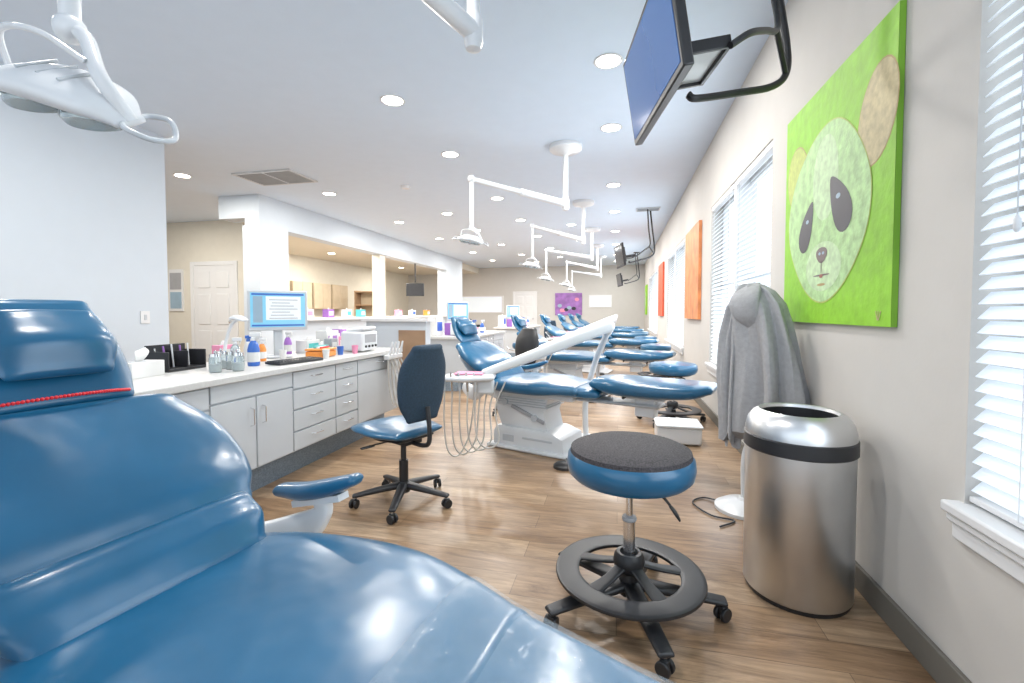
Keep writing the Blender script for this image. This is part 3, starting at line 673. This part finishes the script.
def organizer(r):
    MB().box((0,0,.01),(.18,.30,.02),M['black']).box((-.08,0,.09),(.01,.30,.16),M['black']).box((0,-.145,.07),(.18,.01,.12),M['black']).box((0,.145,.07),(.18,.01,.12),M['black']).box((0,0,.07),(.18,.008,.12),M['black']).obj('tray',r,bevel=.003)
    for k in range(6): MB().cyl((-.04+.02*(k%3),-.1+.04*k,.02),(-.05+.02*(k%3),-.11+.042*k,.15+.012*(k%3)),.005,[M['chrome'],M['purplep'],M['white']][k%3],n=8).obj('instrument',r)
place(organizer,'desk_organizer','black divided organizer holding small dental instruments','organizer',-2.90,2.46,5)
def jar(r,m=None):
    MB().lathe([(.035,0),(.04,.01),(.04,.10),(.032,.115)],m or M['glass'],n=24).obj('jar_body',r)
    MB().lathe([(.036,.112),(.036,.132),(.0,.136)],M['chrome'],n=24).ball((0,0,.145),.01,M['chrome']).obj('jar_lid',r)
    MB().lathe([(.033,.006),(.033,.06)],M['paper'],n=20).obj('cotton',r)
j=place(jar,'glass_jar','clear glass jar with chrome lid and cotton inside','jar',-2.52,2.40,sc_=.9)
copyt(j,(-2.66,2.58,CT),0,group='glass jars with chrome lids'); copyt(j,(-2.55,2.56,CT)); copyt(j,(-2.44,2.50,CT))
def spray(r,m=None,c=None):
    MB().lathe([(.036,0),(.04,.01),(.04,.12),(.03,.16),(.014,.185)],m or M['bluep'],n=24).obj('bottle',r)
    MB().lathe([(.017,.18),(.017,.205),(.01,.21)],c or M['white'],n=16).box((.012,0,.225),(.075,.022,.03),c or M['white']).box((.04,0,.20),(.008,.012,.05),c or M['white'],(0,.4,0)).obj('trigger',r,bevel=.004)
    MB().lathe([(.0408,.03),(.0408,.10)],M['paper'],n=24,caps=False).obj('bottle_label',r)
place(spray,'spray_bottle','blue spray bottle with white trigger and paper label','bottle',-2.56,2.76,30)
place(spray,'spray_bottle','clear spray bottle with a white trigger','bottle',-2.68,2.72,60,m=M['glass'],sc_=.85)
place(spray,'spray_bottle','orange spray bottle with a white trigger','bottle',-2.74,3.04,10,m=M['orangep'],sc_=.75)
place(spray,'spray_bottle','white spray bottle with a blue trigger','bottle',-2.85,3.02,10,m=M['paper'],c=M['bluep'],sc_=.85)
place(spray,'spray_bottle','purple spray bottle with a white trigger','bottle',-2.98,3.62,10,m=M['purplep'],sc_=.85)
def carton(r,m,m2,d=(.12,.24,.10)):
    MB().box((0,0,d[2]/2),d,m).obj('carton',r,bevel=.003)
    MB().box((d[0]/2+.001,0,d[2]*.5),(.002,d[1]*.7,d[2]*.5),m2).box((0,0,d[2]+.001),(d[0]*.4,d[1]*.5,.002),M['grey']).obj('printed_panel',r)
    MB().cushion([(0,0,d[2]),(.0,.01,d[2]+.03)],[.03,.02],[.01,.004],(0,1,0),M['paper'],e=1.6).obj('glove',r)
def trayo(r):
    MB().box((0,0,.03),(.16,.22,.05),M['orangep']).box((0,0,.068),(.17,.23,.018),M['orangep']).obj('case',r,bevel=.008)
    for k in range(3): MB().cyl((-.03+.03*k,-.06,.083),(-.03+.03*k,.07,.085),.008,[M['tealp'],M['white'],M['redplas']][k],n=10).obj('instrument',r)
place(trayo,'instrument_cassette','orange plastic instrument tray holding small tools','tray',-2.50,3.44,6)
for (x,y,m,m2,d,lb) in [(-2.90,3.80,M['paper'],M['tealp'],(.12,.20,.12),'white glove box with a teal printed panel'),(-2.86,4.04,M['paper'],M['purplep'],(.12,.20,.20),'white glove box with a purple printed panel'),(-2.70,3.72,M['tealp'],M['paper'],(.08,.10,.08),'small teal supply carton on the counter'),(-2.88,4.25,M['pink'],M['paper'],(.12,.16,.13),'small pink supply carton on the counter'),(-2.71,3.88,M['grey'],M['paper'],(.08,.10,.13),'small grey supply carton on the counter'),(-3.02,2.95,M['pink'],M['paper'],(.08,.13,.13),'pink supply carton on the counter'),(-2.98,4.42,M['purplep'],M['paper'],(.1,.12,.20),'tall violet supply carton on the counter'),(-2.70,4.30,M['paper'],M['bluep'],(.08,.12,.10),'white carton with a blue printed panel'),(-3.02,3.05,M['tealp'],M['paper'],(.06,.05,.10),'slim teal supply carton on the counter')]:
    place(carton,'glove_box',lb,'box',x,y,0,m=m,m2=m2,d=d)
def machine(r):
    MB().box((0,0,.105),(.24,.28,.19),M['plastic']).box((.02,0,.215),(.2,.24,.04),M['plastic'],(0,-.15,0)).obj('housing',r,bevel=.02)
    MB().box((.121,0,.13),(.004,.2,.08),M['grey']).obj('display',r)
    for k in range(4): MB().cyl((.12,-.09+.06*k,.055),(.132,-.09+.06*k,.055),.012,M['black'],n=12).obj('control_knob',r)
place(machine,'dental_control_unit','white countertop dental control unit with dark display','medical device',-2.50,4.04,0)
def cuplamp(r):
    MB().lathe([(.05,0),(.05,.015),(.02,.03)],M['plastic'],n=24).obj('base',r)
    MB().tube(cat([(0,0,.02),(-.02,.02,.16),(.03,.04,.28),(.1,.06,.33)]),.012,M['plastic'],10).obj('arm',r)
    MB().cushion([(.06,.05,.34),(.11,.07,.345),(.17,.09,.33)],[.03,.04,.03],[.015,.02,.012],(-.3,1,0),M['plastic']).obj('lamp_head',r)
place(cuplamp,'curing_lamp','white curved-arm curing lamp on the counter','lamp',-2.86,2.80,-30)
def cupf(r,m=None):
    MB().lathe([(.026,0),(.035,.09),(.033,.09),(.024,.006)],m or M['paper'],n=20,caps=False).obj('cup_wall',r)
for (x,y,mm,lb) in [(-2.38,3.34,'paper','white paper cup on the counter'),(-2.60,3.60,'purplep','purple plastic cup on the counter'),(-3.0,3.2,'tealp','teal plastic cup on the counter'),(-2.46,3.66,'bluep','blue plastic cup on the counter'),(-2.55,3.74,'paper','white paper cup on the counter'),(-2.40,3.80,'pink','pink plastic cup on the counter'),(-2.70,3.22,'paper','white paper cup on the counter')]:
    place(cupf,'cup',lb,'cup',x,y,sc_=.85,m=M[mm])
r=thing('instrument_holder','white instrument holder with hanging suction hoses on counter edge','dental equipment',(-2.23,4.22,.70))
MB().box((0,0,.10),(.06,.30,.05),M['plastic']).box((-.03,0,.04),(.02,.12,.14),M['plastic']).obj('bracket',r,bevel=.012)
for k in range(4):
    y=-.11+.073*k; h=thing0('handpiece',r)
    MB().tube([(.0,y,.06),(.03,y,.16),(.05,y,.25)],[.010,.014,.009],M['plastic'],10).obj('instrument',h)
    MB().tube(cat([(0,y,.06),(.01,y,-.2),(.05,y+.02,-.38-.03*k),(.07,y+.06,-.2),(.03,y+.05,.0),(0,y+.03,.08)],7),.008,M['hose'],8).obj('hose',h)
for yo in (4.6,9.0):
    place(monitor,'computer_monitor','silver computer monitor on a counter','monitor',-2.84,3.2+yo,-38)
    place(machine,'dental_control_unit','white countertop dental control unit with dark display','medical device',-2.55,2.5+yo,0)
    place(carton,'glove_box','white glove box with a purple printed panel','box',-2.8,2.75+yo,0,m=M['purplep'],m2=M['paper'],d=(.14,.24,.2))
    place(carton,'supply_box','pink supply carton beside a control unit','box',-2.45,2.9+yo,0,m=M['pink'],m2=M['paper'],d=(.14,.2,.12))
    place(carton,'supply_box','white supply carton with a blue panel','box',-2.95,2.45+yo,0,m=M['paper'],m2=M['bluep'],d=(.14,.3,.3))
    place(spray,'spray_bottle','blue spray bottle with white trigger','bottle',-2.5,3.6+yo,30)
    place(spray,'spray_bottle','white spray bottle with a blue trigger','bottle',-2.6,3.4+yo,30,m=M['paper'],c=M['bluep'])
    place(tissue,'tissue_box','white tissue box on a grey countertop','tissue box',-2.6,3.9+yo,10)
    place(organizer,'desk_organizer','black organizer holding small dental instruments','organizer',-2.85,4.2+yo,5)
for (y,m1,m2) in [(8.2,'paper','pink'),(8.9,'purplep','paper'),(9.6,'paper','tealp'),(10.2,'tealp','paper'),(12.2,'pink','paper'),(13.1,'paper','bluep'),(14.2,'orangep','paper')]:
    place(carton,'supply_box','small coloured supply box on the partition ledge','box',-6.27,y,0,z=1.13,m=M[m1],m2=M[m2],d=(.14,.22,.18))
r=thing('hanging_television','black flat television hanging from the ceiling','television',(-6.25,13.3,2.77),20)
MB().cyl((0,0,0),(0,0,-.6),.02,M['black']).obj('pole',r)
MB().box((0,-.05,-.82),(.55,.06,.40),M['black']).obj('housing',r,bevel=.01)
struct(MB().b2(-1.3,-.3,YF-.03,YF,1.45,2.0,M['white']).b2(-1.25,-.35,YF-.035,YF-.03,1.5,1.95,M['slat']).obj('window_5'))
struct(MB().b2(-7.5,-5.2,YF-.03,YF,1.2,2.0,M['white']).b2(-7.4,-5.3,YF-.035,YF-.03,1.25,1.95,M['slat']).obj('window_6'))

# ------------------------------------------------------------ world + light + camera
w=bpy.data.worlds.new('world'); sc.world=w; w.use_nodes=True
nt=w.node_tree; bg=nt.nodes['Background']; bg.inputs['Color'].default_value=(.82,.91,1,1); bg.inputs['Strength'].default_value=1.9
for (a,b) in wins:
    ld=bpy.data.lights.new('window_daylight','AREA'); ld.shape='RECTANGLE'; ld.size=b-a; ld.size_y=1.8; ld.energy=15*(b-a); ld.color=(.85,.93,1)
    lo=bpy.data.objects.new('window_daylight',ld); lo.location=(XW-.1,(a+b)/2,1.6); lo.rotation_euler=(math.radians(90),0,math.radians(90)); COL.objects.link(lo)
cd=bpy.data.cameras.new('camera'); cd.sensor_width=36; cd.lens=16.0; cd.shift_y=-.0133; cd.clip_start=.05
co=bpy.data.objects.new('camera',cd); co.location=(0,0,1.25); co.rotation_euler=(math.radians(90-2.0),0,math.radians(13.2)); COL.objects.link(co)
sc.camera=co
